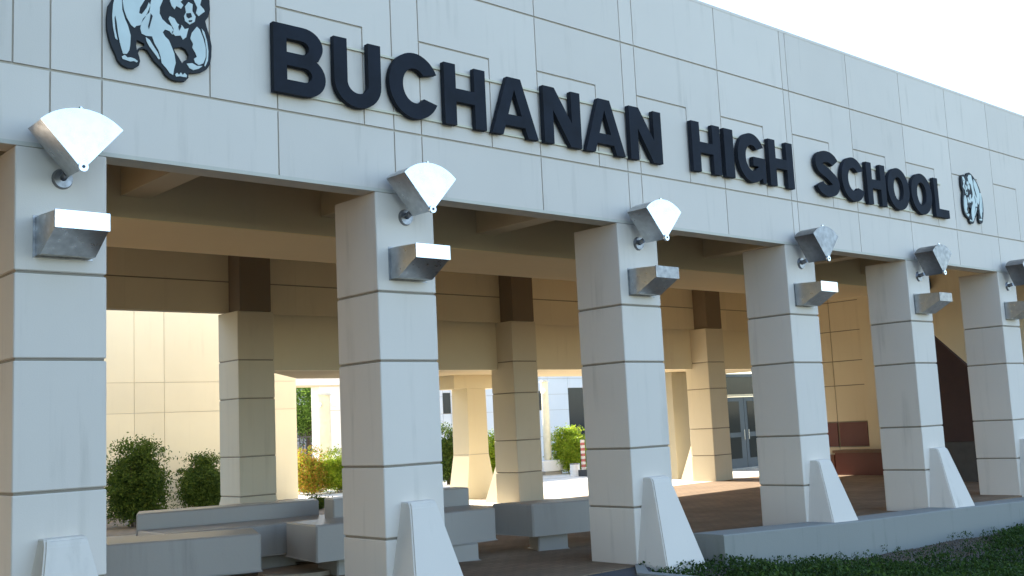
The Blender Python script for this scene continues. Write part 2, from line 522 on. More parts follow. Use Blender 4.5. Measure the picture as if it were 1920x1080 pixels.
# ------------------------------------------------------------------ sunlit cream wall across the courtyard
yw = empty('courtyard_wall', (7, 17, 0), 'bright cream panelled wall behind the bushes at the left', 'wall')
WX = [-2.2, .3, 2.6, 4.9, 7.2, 7.98, 8.74, 12.42]
WZ = [0.0, 2.38, 3.12, 5.45, 7.8]
box('backing', -2.2, 12.41, 17.02, 17.32, 0.0, 7.79, JOINT, yw)
for a, b in zip(WX[:-1], WX[1:]):
    for c, d in zip(WZ[:-1], WZ[1:]):
        if c == 1.342 and a > 7: pass
        box('panel', a + .006, b - .006, 17.0, 17.02, c + .006, d - .006, PAINT2, yw)
box('end_panel', 12.412, 12.44, 17.004, 17.34, 0.0, 7.79, PAINT2, yw)

# ------------------------------------------------------------------ right end wall with red tiles
ew = empty('end_wall', (22.8, 5, 0), 'tan panelled end wall with red tile squares between the fourth and fifth front columns', 'wall')
box('backing', 22.82, 23.2, .26, 9.12, 0.0, 5.198, JOINTC, ew)
EZ = [0.0, .70, 1.345, 2.29, 2.93, 3.72, 4.50, 5.198]
EY = [5.9, 6.17, 7.05, 7.92, 9.12]
for a, b in zip(EY[:-1], EY[1:]):
    for c, d in zip(EZ[:-1], EZ[1:]):
        if a == 5.9: continue
        if c == .70 and b < 8.0:
            tag(box('red_tile', 22.795, 22.82, a + .02 if a > 6.2 else a + .03, b - .04, c + .015, d - .02, MAROON, ew), 'dark red square tile')
            continue
        box('panel', 22.8, 22.82, a + .011, b - .011, c + .011, d - .011, PAINT2, ew)
box('pier', 22.77, 22.82, 4.4, 6.164, 0.0, 5.19, PAINT2, ew)
box('panel', 22.8, 22.82, .26, 4.39, 0.0, 5.19, PAINT2, ew)
pl = empty('brick_planter', (22.3, 6.3, 0), 'dark maroon brick planter below the red tiles at the foot of the tan wall', 'planter')
box('body', 22.3, 22.79, 4.9, 6.90, 0.0, .56, MAROON, pl)
box('cap', 22.25, 22.79, 4.86, 6.94, .56, .63, simple('planter_cap', (.20, .13, .09), .8), pl)
pl2 = tag(box('low_step', 22.4, 22.79, 7.0, 8.2, 0.0, .5, simple('brown_brick', (.16, .08, .055), .8)), 'low brown brick step left of the maroon planter', 'step')
# maroon stair side
st = empty('stair', (20.8, 2.5, 0), 'maroon sided stair sloping down to the right between the last two columns', 'stair')
prism('stringer', [(.3, .86), (.9, 1.15), (4.2, 4.45), (4.4, 4.45), (4.4, .86)], 20.3, 20.42, simple('maroon_stair_side', (.035, .012, .013), .6), st, fn=YZ)
prism('base', [(.3, 0.0), (4.4, 0.0), (4.4, .855), (.3, .855)], 20.28, 20.46, simple('dark_concrete', (.07, .065, .06), .8), st, fn=YZ)
for i in range(8):
    box('step', 20.46, 21.3, .9 + i * .3, 1.2 + i * .3 + .02, .3 + i * .3 - .02, .5 + i * .3, BENCH, st)
# wall bell and speaker
bl_ = empty('alarm_bell', (20.0, 2.6, 3.8), 'small red alarm bell high on the tan wall behind the fifth lamp', 'bell')
tube('dome', (22.80, 4.14, 4.12), (22.66, 4.14, 4.12), .13, .09, REDPAINT, bl_)
box('bracket', 22.72, 22.80, 4.04, 4.24, 4.26, 4.36, REDPAINT, bl_)
sp = empty('wall_speaker', (22.7, 4.0, 4.5), 'small black speaker on the tan wall above the red bell', 'speaker')
box('housing', 22.55, 22.79, 4.12, 4.42, 4.52, 4.78, DARKMETAL, sp, bev=.02)
tube('cone', (22.55, 4.27, 4.65), (22.50, 4.27, 4.65), .09, .11, DARKMETAL, sp)

# ------------------------------------------------------------------ glass door under the canopy
dr = empty('glass_door', (24.4, 11.5, 0), 'blue grey framed glass door with a window above it, right of the rear column', 'door')
dx0, dx1, dy = 23.75, 25.95, 11.5
box('surround_wall', 25.96, 27.5, dy - .02, dy + .3, 0, 2.895, PAINT2, dr)
box('jamb', dx0 - .08, dx0, dy - .03, dy + .08, 0, 2.86, DOORBLUE, dr)
box('jamb', dx1 - .06, dx1, dy - .03, dy + .08, 0, 2.86, DOORBLUE, dr)
box('transom_bar', dx0, dx1 - .06, dy - .04, dy + .06, 2.2, 2.27, CREAMPOLE, dr)
box('transom_glass', dx0, dx1 - .06, dy + .01, dy + .03, 2.27, 2.80, GLASS, dr)
lf = box('door_leaf', dx0 + .01, dx0 + 1.06, dy, dy + .045, .05, 2.19, DOORBLUE, dr)
o = box('door_glass', dx0 + .10, dx0 + .82, dy - .008, dy - .001, 1.12, 2.06, GLASS, lf)
o = box('door_glass', dx0 + .10, dx0 + .82, dy - .008, dy - .001, .34, .98, GLASS, lf)
tube('handle', (dx0 + .93, dy - .06, .9), (dx0 + .93, dy - .06, 1.2), .014, .014, STEEL, lf)
lf2 = box('door_leaf', dx0 + 1.08, dx1 - .07, dy, dy + .045, .05, 2.19, DOORBLUE, dr)
tube('handle', (dx0 + 1.15, dy - .06, .9), (dx0 + 1.15, dy - .06, 1.2), .014, .014, STEEL, lf2)
box('header', dx0, dx1 - .06, dy - .03, dy + .08, 2.80, 2.895, DOORBLUE, dr)
box('door_glass', dx0 + 1.22, dx1 - .17, dy - .008, dy - .001, 1.12, 2.06, GLASS, lf2)
box('door_glass', dx0 + 1.22, dx1 - .17, dy - .008, dy - .001, .34, .98, GLASS, lf2)
box('threshold', dx0, dx1, dy - .05, dy + .1, .0, .045, STEELDULL, dr)

# ------------------------------------------------------------------ benches
def slabpoly(name, pts, z0, z1, mat, parent, bev=.018):
    return prism(name, pts, z0, z1, mat, parent, fn=XY, bev=bev)
def inset(pts, k):
    cx = sum(p[0] for p in pts) / len(pts); cy = sum(p[1] for p in pts) / len(pts)
    return [(cx + (p[0] - cx) * k, cy + (p[1] - cy) * k) for p in pts]
b1 = empty('concrete_bench', (2.3, 3.1, 0), 'long massive concrete bench nearest the first front column', 'bench', 'concrete benches in the breezeway')
q = [(.9, 3.30), (3.3, 2.25), (3.62, 3.02), (1.22, 4.15)]
slabpoly('seat_block', q, .22, .63, BENCH, b1)
slabpoly('pedestal', [(1.5, 3.25), (2.7, 2.72), (2.9, 3.2), (1.7, 3.75)], 0, .219, BENCH, b1)
b3 = empty('concrete_bench', (5.3, 2.8, 0), 'wide concrete bench with a low back behind the second front column', 'bench', 'concrete benches in the breezeway')
slabpoly('seat_block', [(4.12, 2.44), (6.60, 2.12), (6.86, 2.95), (4.2, 3.28)], .22, .63, BENCH, b3)
slabpoly('backrest', [(4.86, 3.24), (6.88, 2.98), (6.94, 3.34), (4.96, 3.62)], .22, .86, BENCH, b3)
slabpoly('pedestal', [(4.5, 2.60), (5.05, 2.53), (5.1, 3.1), (4.55, 3.15)], 0, .219, BENCH, b3)
slabpoly('pedestal', [(5.75, 2.32), (6.30, 2.12), (6.42, 2.9), (5.85, 2.96)], 0, .219, BENCH, b3)
b4 = empty('concrete_bench', (7.9, 2.0, 0), 'concrete bench on a short pedestal left of the third front column', 'bench', 'concrete benches in the breezeway')
slabpoly('seat_block', [(7.18, 2.04), (8.75, 1.48), (8.95, 2.1), (7.05, 2.72)], .22, .63, BENCH, b4)
slabpoly('pedestal', [(7.32, 2.10), (7.72, 1.95), (7.95, 2.35), (7.5, 2.5)], 0, .219, BENCH, b4)
b2 = empty('concrete_bench', (4.0, 4.2, 0), 'concrete bench with a full back wall in front of the left rear column', 'bench', 'concrete benches in the breezeway')
slabpoly('backrest', [(2.92, 4.72), (5.25, 4.22), (5.42, 4.62), (3.15, 5.22)], 0, .80, BENCH, b2)
slabpoly('seat_block', [(2.86, 3.80), (4.98, 3.45), (5.25, 4.21), (2.93, 4.71)], .22, .60, BENCH, b2)
slabpoly('pedestal', [(3.3, 4.0), (4.6, 3.75), (4.8, 4.1), (3.4, 4.45)], 0, .219, BENCH, b2)
# far low seat slab left of bush
b5 = tag(slabpoly('stone_slab', [(1.8, 5.6), (3.3, 5.1), (3.6, 6.2), (2.2, 6.9)], 0, .42, BENCH, None), 'low plain concrete slab at the foot of the large left bush', 'slab')
tag(tube('floor_disc', (4.35, 3.25, 0.002), (4.35, 3.25, .05), .5, .48, simple('warm_tan', (.36, .29, .21), .85, .2), n=32), 'low round tan disc on the floor between two benches', 'stone')  # low round disc in one warm tan tone

# ------------------------------------------------------------------ lamps
def fan_lamp(x, z=3.79, rot=0.0, tilt=0.0):
    """fan shaped uplight on a wall stem"""
    o = empty('fan_lamp', (x, 0, z), None, 'lamp', 'fan-shaped uplights on the front columns')
    r, y0, y1 = .455, -.45, -.13
    arc = [(x + r * math.sin(a), z + .04 + r * math.cos(a)) for a in [math.radians(43) * (1 - 2 * k / 20) for k in range(21)]]
    prof = [(x, z + .02)] + arc
    prism('body', prof, y0 + .014, y1, STEELMID, o)
    pr2 = [(x, z + .012)] + [(x + (r + .008) * math.sin(a), z + .038 + (r + .008) * math.cos(a)) for a in [math.radians(43.5) * (1 - 2 * k / 20) for k in range(21)]]
    prism('front_plate', pr2, y0, y0 + .012, STEEL, o)
    tube('pivot_knob', (x, y0 - .02, z + .035), (x, y0 + .01, z + .035), .038, .038, STEEL, o)
    tube('pivot_hole', (x, y0 - .024, z + .035), (x, y0 - .018, z + .035), .013, .013, DARKMETAL, o)
    tube('top_screw', (x + .0, y0 + .05, z + .49), (x + .0, y0 + .05, z + .525), .018, .018, STEEL, o)
    tube('stem', (x, 0.0, z + .03), (x, y1 + .03, z + .06), .03, .03, STEELDULL, o)
    tube('wall_rose', (x, -.03, z + .03), (x, 0.0, z + .03), .075, .085, STEELDULL, o, n=24)
    return o
def wedge_lamp(x):
    """box light that tapers down to the wall"""
    o = empty('box_lamp', (x, 0, 3.33), None, 'lamp', 'tapered box lights below the fan lamps')
    bm = bmesh.new()
    hw = .215; hf = .205
    back = [(x - hw, -.004, 3.18), (x + hw, -.004, 3.18), (x + hw, -.004, 3.49), (x - hw, -.004, 3.49)]
    fr = [(x - hf, -.42, 3.345), (x + hf, -.42, 3.345), (x + hf, -.42, 3.475), (x - hf, -.42, 3.475)]
    # lower edge stays on the wall for a hand's width before it slopes forward
    mid = [(x - hw, -.12, 3.18), (x + hw, -.12, 3.18), (x + hw, -.12, 3.49), (x - hw, -.12, 3.49)]
    rings = [[bm.verts.new(p) for p in ring] for ring in (back, mid, fr)]
    for a, b in zip(rings[:-1], rings[1:]):
        for i in range(4): bm.faces.new([a[i], a[(i + 1) % 4], b[(i + 1) % 4], b[i]])
    bm.faces.new(rings[0]); bm.faces.new(rings[-1])
    link('housing', to_mesh(bm, 'housing'), STEELMID, o)
    box('front_panel', x - hf - .006, x + hf + .006, -.432, -.421, 3.34, 3.48, STEEL, o)
    box('wall_plate', x - hw - .02, x + hw + .02, -.003, 0.0, 3.165, 3.505, STEELDULL, o)
    return o
names = ['nearest front column at the left edge', 'second front column from the left', 'third front column from the left', 'fourth front column from the left', 'fifth front column from the left', 'last front column at the right edge']
fl = fan_lamp(COLX[0] + .36); fl['label'] = 'bright fan-shaped metal uplight on the ' + names[0]
wl = wedge_lamp(COLX[0] + .37); wl['label'] = 'tapered metal box light on the ' + names[0]
for x, nm in zip(COLX[1:6], names[1:]):
    copy_tree(fl, (x + .36, 0, 3.79 if x < 9 else 3.77), 'fan-shaped metal uplight on the ' + nm)
    copy_tree(wl, (x + .37, 0, 3.33), 'tapered metal box light on the ' + nm)
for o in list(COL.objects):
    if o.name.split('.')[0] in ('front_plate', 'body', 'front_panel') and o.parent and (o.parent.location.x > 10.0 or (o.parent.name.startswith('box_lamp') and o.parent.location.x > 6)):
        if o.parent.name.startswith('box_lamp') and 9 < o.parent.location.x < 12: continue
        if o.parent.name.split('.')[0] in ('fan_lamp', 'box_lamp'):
            o.material_slots[0].link = 'OBJECT'; o.material_slots[0].material = STEELDULL  # duller metal puts darker reflections into the colour of these lamps

# ------------------------------------------------------------------ letters
def arc(cx, cz, rx, rz, a0, a1, n=18):
    return [(cx + rx * math.cos(math.radians(a0 + (a1 - a0) * k / n)), cz + rz * math.sin(math.radians(a0 + (a1 - a0) * k / n))) for k in range(n + 1)]
def glyph(ch):
    """outline on a box 0..1 wide, 0..1 high; t = stroke"""
    tx, tz = .275, .235
    if ch == 'H': return [(0, 0), (tx, 0), (tx, .39), (1 - tx, .39), (1 - tx, 0), (1, 0), (1, 1), (1 - tx, 1), (1 - tx, .605), (tx, .605), (tx, 1), (0, 1)], []
    if ch == 'I': return [(0, 0), (1, 0), (1, 1), (0, 1)], []
    if ch == 'L': return [(0, 0), (1, 0), (1, .21), (.29, .21), (.29, 1), (0, 1)], []
    if ch == 'N': return [(0, 0), (.25, 0), (.25, .60), (.70, 0), (1, 0), (1, 1), (.75, 1), (.75, .42), (.30, 1), (0, 1)], []
    if ch == 'A': return [(0, 0), (.23, 0), (.29, .17), (.71, .17), (.77, 0), (1, 0), (.645, 1), (.355, 1)], [[(.355, .36), (.645, .36), (.5, .80)]]
    if ch == 'U': return [(0, 1), (0, .36)] + arc(.5, .36, .5, .38, 180, 360)[1:] + [(1, 1), (1 - tx, 1), (1 - tx, .36)] + arc(.5, .36, .225, .165, 360, 180)[1:] + [(tx, 1)], []
    if ch == 'O': return arc(.5, .5, .5, .52, 0, 354, 48), [arc(.5, .5, .225, .295, 0, 350, 36)]
    if ch == 'B':
        out = [(0, 0), (.58, 0)] + arc(.62, .29, .38, .29, -90, 62, 14) + [(.86, .545)] + arc(.58, .745, .375, .255, -25, 90, 12) + [(0, 1)]
        h1 = [(.25, .20), (.58, .20)] + arc(.58, .305, .155, .105, -80, 80, 8) + [(.25, .41)]
        h2 = [(.25, .60), (.54, .60)] + arc(.54, .70, .145, .10, -80, 80, 8) + [(.25, .80)]
        return out, [h1, h2]
    if ch == 'C':
        return arc(.52, .5, .52, .52, 28, 332, 40) + arc(.52, .5, .245, .275, 318, 42, 30), []
    if ch == 'G':
        return arc(.51, .5, .51, .52, 30, 300, 38) + [(.86, .10), (.88, .0), (1.0, .0), (1.0, .53), (.55, .53), (.55, .34), (.76, .34)] + arc(.52, .5, .24, .275, 318, 42, 28)[1:], []
    if ch == 'S':
        # centre line swept with a constant stroke
        cl = arc(.5, .735, .345, .165, 12, 180, 14) + arc(.52, .72, .365, .17, 190, 235, 5) + [(.5, .52)] + arc(.47, .285, .36, .175, 52, 0, 6) + arc(.49, .275, .345, .165, -10, -172, 14)
        L, Rr = [], []
        hw = (.155, .127)
        for i, p in enumerate(cl):
            a = cl[max(0, i - 1)]; b = cl[min(len(cl) - 1, i + 1)]
            dx, dz = b[0] - a[0], b[1] - a[1]; l = math.hypot(dx, dz) or 1
            L.append((p[0] - dz / l * hw[0], p[1] + dx / l * hw[1])); Rr.append((p[0] + dz / l * hw[0], p[1] - dx / l * hw[1]))
        return L + Rr[::-1], []
LET_Z0, LET_H = 4.865, .672
YF, YB = -.085, -.022
def sign(word, spans, label):
    o = empty('sign_lettering', ((spans[0][0] + spans[-1][1]) / 2, YB, LET_Z0), label, 'sign')
    for ch, (a, b) in zip(word, spans):
        g, holes = glyph(ch)
        m = lambda p: (a + p[0] * (b - a), LET_Z0 + p[1] * LET_H)
        prism('letter', [m(p) for p in g], YF, YB, NAVY, o, holes=[[m(p) for p in h] for h in holes])
    for z in (LET_Z0 + .015, LET_Z0 + LET_H - .075):
        box('mounting_rail', spans[0][0] + .12, spans[-1][1] - .1, YB, -.001, z, z + .022, CREAMPOLE, o)
    return o
sign('BUCHANAN', [(2.25, 2.81), (2.91, 3.46), (3.56, 4.18), (4.27, 4.84), (4.92, 5.61), (5.71, 6.31), (6.38, 7.07), (7.17, 7.77)], 'dark navy raised letters reading BUCHANAN on the pale fascia')
sign('HIGH', [(8.38, 8.98), (9.07, 9.27), (9.36, 9.99), (10.09, 10.68)], 'dark navy raised letters reading HIGH on the pale fascia')
sign('SCHOOL', [(11.27, 11.90), (11.97, 12.62), (12.70, 13.27), (13.33, 14.02), (14.09, 14.78), (14.88, 15.36)], 'dark navy raised letters reading SCHOOL on the pale fascia')

# ------------------------------------------------------------------ bear emblems
BEAR_O= [[0.75, 5.406], [0.72, 5.352], [0.706, 5.239], [0.708, 5.139], [0.727, 5.057], [0.746, 4.999], [0.776, 4.943], [0.798, 4.885], [0.833, 4.853], [0.886, 4.836], [0.94, 4.842], [0.979, 4.873], [0.99, 4.915], [0.983, 4.953], [0.971, 4.982], [0.987, 5.017], [1.018, 5.035], [1.05, 5.029], [1.073, 5.002], [1.105, 4.953], [1.152, 4.914], [1.188, 4.885], [1.215, 4.839], [1.264, 4.808], [1.328, 4.799], [1.394, 4.811], [1.423, 4.845], [1.428, 4.894], [1.478, 4.9], [1.545, 4.92], [1.596, 4.954], [1.631, 5.006], [1.645, 5.083], [1.649, 5.183], [1.634, 5.263], [1.609, 5.333], [1.589, 5.403], [1.621, 5.451], [1.638, 5.522], [1.632, 5.613], [1.624, 5.661], [1.605, 5.698], [1.576, 5.716], [1.537, 5.715], [1.512, 5.73], [1.47, 5.732], [1.419, 5.715], [1.37, 5.716], [1.32, 5.778], [1.222, 5.802], [1.109, 5.773], [0.998, 5.712], [0.888, 5.629], [0.803, 5.528]]
BEAR_H= [[[0.96, 5.098], [0.995, 5.089], [1.026, 5.08], [1.03, 5.061], [0.987, 5.036], [0.965, 4.997], [0.956, 5.042]], [[1.29, 5.094], [1.364, 5.117], [1.405, 5.101], [1.43, 5.057], [1.425, 5.015], [1.396, 5.002], [1.371, 4.964], [1.338, 5.015], [1.306, 5.057]]]
BEAR_L= [[[0.776, 5.435], [0.83, 5.432], [0.833, 5.331], [0.856, 5.257], [0.879, 5.207], [0.902, 5.125], [0.898, 5.046], [0.89, 4.997], [0.871, 4.962], [0.84, 4.956], [0.825, 5.0], [0.812, 5.051], [0.799, 5.119], [0.788, 5.21], [0.776, 5.271], [0.769, 5.245], [0.776, 5.153], [0.795, 5.064], [0.776, 5.075], [0.757, 5.173], [0.751, 5.265], [0.759, 5.361]], [[0.849, 5.476], [0.935, 5.608], [1.045, 5.684], [1.076, 5.579], [1.032, 5.472], [0.988, 5.39], [0.98, 5.34], [1.004, 5.337], [1.044, 5.402], [1.064, 5.455], [1.075, 5.426], [1.067, 5.368], [1.012, 5.299], [0.992, 5.239], [0.957, 5.224], [0.941, 5.205], [0.914, 5.222], [0.879, 5.278], [0.855, 5.343], [0.845, 5.412]], [[0.833, 4.923], [0.856, 4.942], [0.879, 4.924], [0.905, 4.931], [0.94, 4.925], [0.965, 4.91], [0.957, 4.897], [0.932, 4.905], [0.901, 4.894], [0.871, 4.9], [0.84, 4.903]], [[1.096, 5.487], [1.116, 5.637], [1.157, 5.745], [1.254, 5.736], [1.32, 5.679], [1.286, 5.58], [1.213, 5.563], [1.188, 5.484], [1.167, 5.431], [1.164, 5.374], [1.187, 5.33], [1.231, 5.296], [1.267, 5.283], [1.283, 5.246], [1.275, 5.212], [1.247, 5.238], [1.21, 5.243], [1.19, 5.214], [1.21, 5.182], [1.242, 5.157], [1.266, 5.105], [1.29, 5.045], [1.301, 4.967], [1.287, 4.916], [1.278, 4.858], [1.248, 4.869], [1.224, 4.9], [1.18, 4.944], [1.17, 4.998], [1.153, 5.05], [1.121, 5.1], [1.098, 5.159], [1.05, 5.153], [1.011, 5.164], [0.999, 5.209], [1.011, 5.26], [1.043, 5.314], [1.075, 5.394], [1.087, 5.445]], [[1.042, 5.135], [1.074, 5.118], [1.105, 5.072], [1.145, 5.017], [1.162, 4.972], [1.151, 4.964], [1.113, 5.01], [1.073, 5.058], [1.048, 5.1]], [[1.508, 5.327], [1.533, 5.308], [1.566, 5.232], [1.586, 5.154], [1.585, 5.071], [1.563, 5.01], [1.521, 4.985], [1.487, 5.003], [1.479, 5.034], [1.505, 5.056], [1.488, 5.093], [1.464, 5.129], [1.472, 5.164], [1.448, 5.208], [1.461, 5.26]], [[1.412, 4.972], [1.462, 4.986], [1.504, 4.97], [1.554, 4.979], [1.52, 4.948], [1.47, 4.926], [1.437, 4.936]], [[1.554, 5.321], [1.579, 5.293], [1.602, 5.215], [1.614, 5.127], [1.608, 5.043], [1.584, 4.985], [1.575, 4.991], [1.596, 5.065], [1.597, 5.14], [1.584, 5.228], [1.562, 5.285]], [[1.304, 4.855], [1.321, 4.873], [1.337, 4.857], [1.354, 4.882], [1.37, 4.863], [1.387, 4.883], [1.407, 4.866], [1.404, 4.848], [1.378, 4.846], [1.345, 4.847], [1.312, 4.836]], [[1.26, 5.371], [1.301, 5.359], [1.325, 5.32], [1.366, 5.313], [1.39, 5.285], [1.424, 5.301], [1.415, 5.266], [1.402, 5.214], [1.373, 5.188], [1.353, 5.22], [1.307, 5.207], [1.275, 5.228], [1.292, 5.264], [1.267, 5.308], [1.247, 5.344]], [[1.261, 5.517], [1.294, 5.582], [1.36, 5.623], [1.393, 5.573], [1.355, 5.527], [1.38, 5.504], [1.359, 5.467], [1.318, 5.482], [1.301, 5.449], [1.277, 5.472]], [[1.408, 5.445], [1.399, 5.492], [1.43, 5.54], [1.468, 5.529], [1.465, 5.466], [1.494, 5.423], [1.485, 5.376], [1.441, 5.341], [1.399, 5.361], [1.39, 5.404]], [[1.485, 5.57], [1.452, 5.62], [1.503, 5.682], [1.571, 5.682], [1.553, 5.594], [1.54, 5.541], [1.573, 5.511], [1.582, 5.492], [1.526, 5.438], [1.501, 5.458], [1.514, 5.51]]]
BEAR_D= [[[1.083, 5.359], [1.1, 5.339], [1.078, 5.258], [1.066, 5.212], [1.059, 5.238], [1.075, 5.305]], [[1.407, 5.432], [1.45, 5.446], [1.462, 5.412], [1.429, 5.39], [1.41, 5.404]], [[1.429, 5.372], [1.466, 5.384], [1.458, 5.366], [1.433, 5.358]], [[1.323, 5.565], [1.352, 5.563], [1.339, 5.544]], [[1.494, 5.613], [1.528, 5.63], [1.519, 5.603]], [[1.35, 5.334], [1.362, 5.304], [1.341, 5.258], [1.333, 5.297]]]

def bear(label, fm):
    o = empty('bear_emblem', (fm((1.2, 5.2))[0], 0, 5.2), label, 'emblem', 'bear emblems at both ends of the lettering')
    prism('silhouette', [fm(p) for p in BEAR_O], -.045, -.012, BEARDARK, o, holes=[[fm(p) for p in h] for h in BEAR_H])
    for h in BEAR_L:
        cx = sum(p[0] for p in h) / len(h); cz = sum(p[1] for p in h) / len(h)
        h = [(cx + (p[0] - cx) * 1.05, cz + (p[1] - cz) * 1.03) for p in h]
        prism('pale_shape', [fm(p) for p in h], -.050, -.044, BEARLIGHT, o)
    for h in BEAR_D: prism('dark_mark', [fm(p) for p in h], -.053, -.0495, BEARDARK, o)
    for p in ((.95, 5.05), (1.35, 5.3), (1.2, 5.5)):
        q = fm(p); tube('standoff', (q[0], 0, q[1]), (q[0], -.013, q[1]), .02, .02, DARKMETAL, o)
    return o
bear('large black and pale mint walking bear emblem at the top left, partly cut off', lambda p: (p[0], p[1]))
bear('walking bear emblem at the far right end of the lettering', lambda p: (15.98 + (1.65 - p[0]) * .80 / .945, 4.86 + (p[1] - 4.80) * .95))

# ------------------------------------------------------------------ foliage
def leaf_mesh(name, P, S, up=.3, aspect=.5, seed=1):
    """one rhombus leaf at each point P (n,3) of length S (n,)"""
    r = np.random.default_rng(seed)
    n = len(P)
    d = r.normal(size=(n, 3)); d[:, 2] += up; d /= np.linalg.norm(d, axis=1)[:, None]
    e = r.normal(size=(n, 3)); e -= (e * d).sum(1)[:, None] * d; e /= np.linalg.norm(e, axis=1)[:, None]
    S = S[:, None]
    V = np.stack([P - d * S * .5, P + e * S * aspect * .5, P + d * S * .5, P - e * S * aspect * .5], 1).reshape(-1, 3)
    me = bpy.data.meshes.new(name)
    me.vertices.add(n * 4); me.loops.add(n * 4); me.polygons.add(n)
    me.vertices.foreach_set('co', V.astype(np.float32).ravel())
    me.loops.foreach_set('vertex_index', np.arange(n * 4, dtype=np.int32))
    me.polygons.foreach_set('loop_start', np.arange(0, n * 4, 4, dtype=np.int32))
    me.polygons.foreach_set('loop_total', np.full(n, 4, dtype=np.int32))
    me.update(); me.validate()
    return me
def clump_points(center, rad, nclump, per, cr, seed, lower=-.9):
    r = np.random.default_rng(seed)
    pts = []
    for _ in range(nclump):
        d = r.normal(size=3); d /= np.linalg.norm(d)
        if d[2] < lower: d[2] = -d[2]
        c = np.array(center) + d * np.array(rad) * (r.uniform(.3, 1.0) * (1 - .22 * abs(d[2]) * (d[2] < 0)) * (1 + .16 * math.sin(3 * d[0] + seed) + .12 * math.sin(5 * d[2] + 2 * d[1] + seed)))
        k = cr * r.uniform(.6, 1.35)
        q = r.normal(size=(per, 3)) * k * np.array([1, 1, .6]) * .5
        q[:, 2] -= (q[:, 0] ** 2 + q[:, 1] ** 2) * .9      # fronds droop
        pts.append(c + q)
    return np.concatenate(pts)
def bush(x, y, w, h, label, mat, seed, n=70, leaf=.05, name='bush', sprigs=30, z=0.0, crown_z=.55):
    o = empty(name, (x, y, z), label, 'bush')
    P = clump_points((x, y, z + h * crown_z), (w / 2 * .85, w / 2 * .85, h * (.42)), int(n * 1.7), 120, .24 * w / 1.3, seed)
    P2 = clump_points((x, y, z + h * .28), (w / 2 * .80, w / 2 * .80, h * .28), int(n * 1.2), 80, .24, seed + 9)
    r = np.random.default_rng(seed + 3)
    tips = []
    for _ in range(sprigs):
        a = r.uniform(0, 2 * math.pi); rr = w * r.uniform(.2, .5); top = r.random() < .5; rr = rr * (.7 if top else 1.12); zz = h * (1.06 - .55 * (rr / w) ** 1.2 + r.uniform(-.05, .06)) if top else h * r.uniform(.35, .85)
        c = np.array([x + rr * math.cos(a), y + rr * math.sin(a), z + zz])
        tips.append(c + r.normal(size=(30, 3)) * np.array([.10, .10, .06]) + np.array([0, 0, r.uniform(0, .08)]))
    P = np.concatenate([P, P2] + tips)
    P = P[P[:, 2] > z + .03]
    S = r.uniform(.6, 1.3, len(P)) * leaf * 1.25
    link('foliage', leaf_mesh('foliage', P, S, .25, .42, seed), mat, o)
    bm = bmesh.new()
    for _ in range(9):
        a = r.uniform(0, 2 * math.pi); rr = w * .28 * r.random() ** .5
        tube_bm(bm, (x + .1 * math.cos(a), y + .1 * math.sin(a), z - .05), (x + rr * math.cos(a), y + rr * math.sin(a), z + h * r.uniform(.6, .85)), .014, .006, 5, False)
    link('stems', to_mesh(bm, 'stems'), BARK, o)
    return o
bush(6.35, 12.9, 1.35, 1.60, 'large round dark green bush in front of the cream wall', LEAFDARK, 21, 105, .055, sprigs=60)
bush(9.25, 16.0, 1.2, 1.2, 'smaller dark green bush left of the left rear column', LEAFDARK, 22, 80, .055, sprigs=45)
bush(13.6, 18.3, 1.1, 1.15, 'lime green bush with orange leaves right of the cream wall', LEAFMIX, 23, 60, .055)
bush(14.3, 20.5, 1.0, 1.15, 'orange tinted bush behind the lime one at the end of the cream wall', LEAFMIX, 33, 50, .055)
bush(14.35, 18.0, 1.0, 1.1, 'yellow green bush touching the second front column on its left', LEAFLIME, 24, 60, .055)
bush(17.5, 17.0, .75, 1.6, 'dark green shrub right of the second front column', LEAFDARK, 25, 60, .06)
bush(19.45, 17.0, 1.15, 1.38, 'yellow green bush left of the middle rear column', LEAFLIME, 26, 75, .06)
bush(21.4, 18.2, 1.0, 1.3, 'yellow orange bush just right of the middle rear column', LEAFMIX, 27, 60, .06)
bush(22.7, 17.0, 1.35, 1.42, 'bright lime topped bush left of the third front column', LEAFLIME, 28, 90, .06)
bush(8.6, 13.2, .35, .3, 'tiny dry plant at the foot of the cream wall', LEAFDARK, 29, 8, .04, sprigs=3)
bush(10.35, 12.6, .5, .3, 'small low plant behind the backed bench', LEAFDARK, 30, 10, .04, sprigs=4)

# tree seen through the pergola
def tree(x, y, h, cr, label, seed):
    o = empty('tree', (x, y, 0), label, 'tree')
    bm = bmesh.new()
    tube_bm(bm, (x, y, -.1), (x, y, h * .45), .13, .09, 10)
    r = np.random.default_rng(seed)
    for _ in range(9):
        a = r.uniform(0, 2 * math.pi); q = cr * r.uniform(.4, .8)
        tube_bm(bm, (x, y, h * r.uniform(.3, .45)), (x + q * math.cos(a), y + q * math.sin(a), h * r.uniform(.55, .9)), .05, .015, 6)
    link('trunk', to_mesh(bm, 'trunk'), BARK, o)
    P = clump_points((x, y, h * .62), (cr, cr, h * .36), 150, 110, .55, seed, -1)
    link('crown', leaf_mesh('crown', P, r.uniform(.7, 1.3, len(P)) * .11, .1, .5, seed), LEAFTREE, o)
tree(20.3, 29.5, 4.6, 1.9, 'fresh green tree seen through the white pergola', 41)

# dark fence below the tree
fe = empty('metal_fence', (20, 28, 0), 'dark metal railing below the green tree beyond the pergola', 'fence')
box('rail', 16, 25, 27.98, 28.02, 1.55, 1.6, DARKMETAL, fe)
box('rail', 16, 25, 27.98, 28.02, .12, .17, DARKMETAL, fe)
for i in range(60):
    box('baluster', 16 + i * .15, 16.03 + i * .15, 27.985, 28.015, .02, 1.62, DARKMETAL, fe)

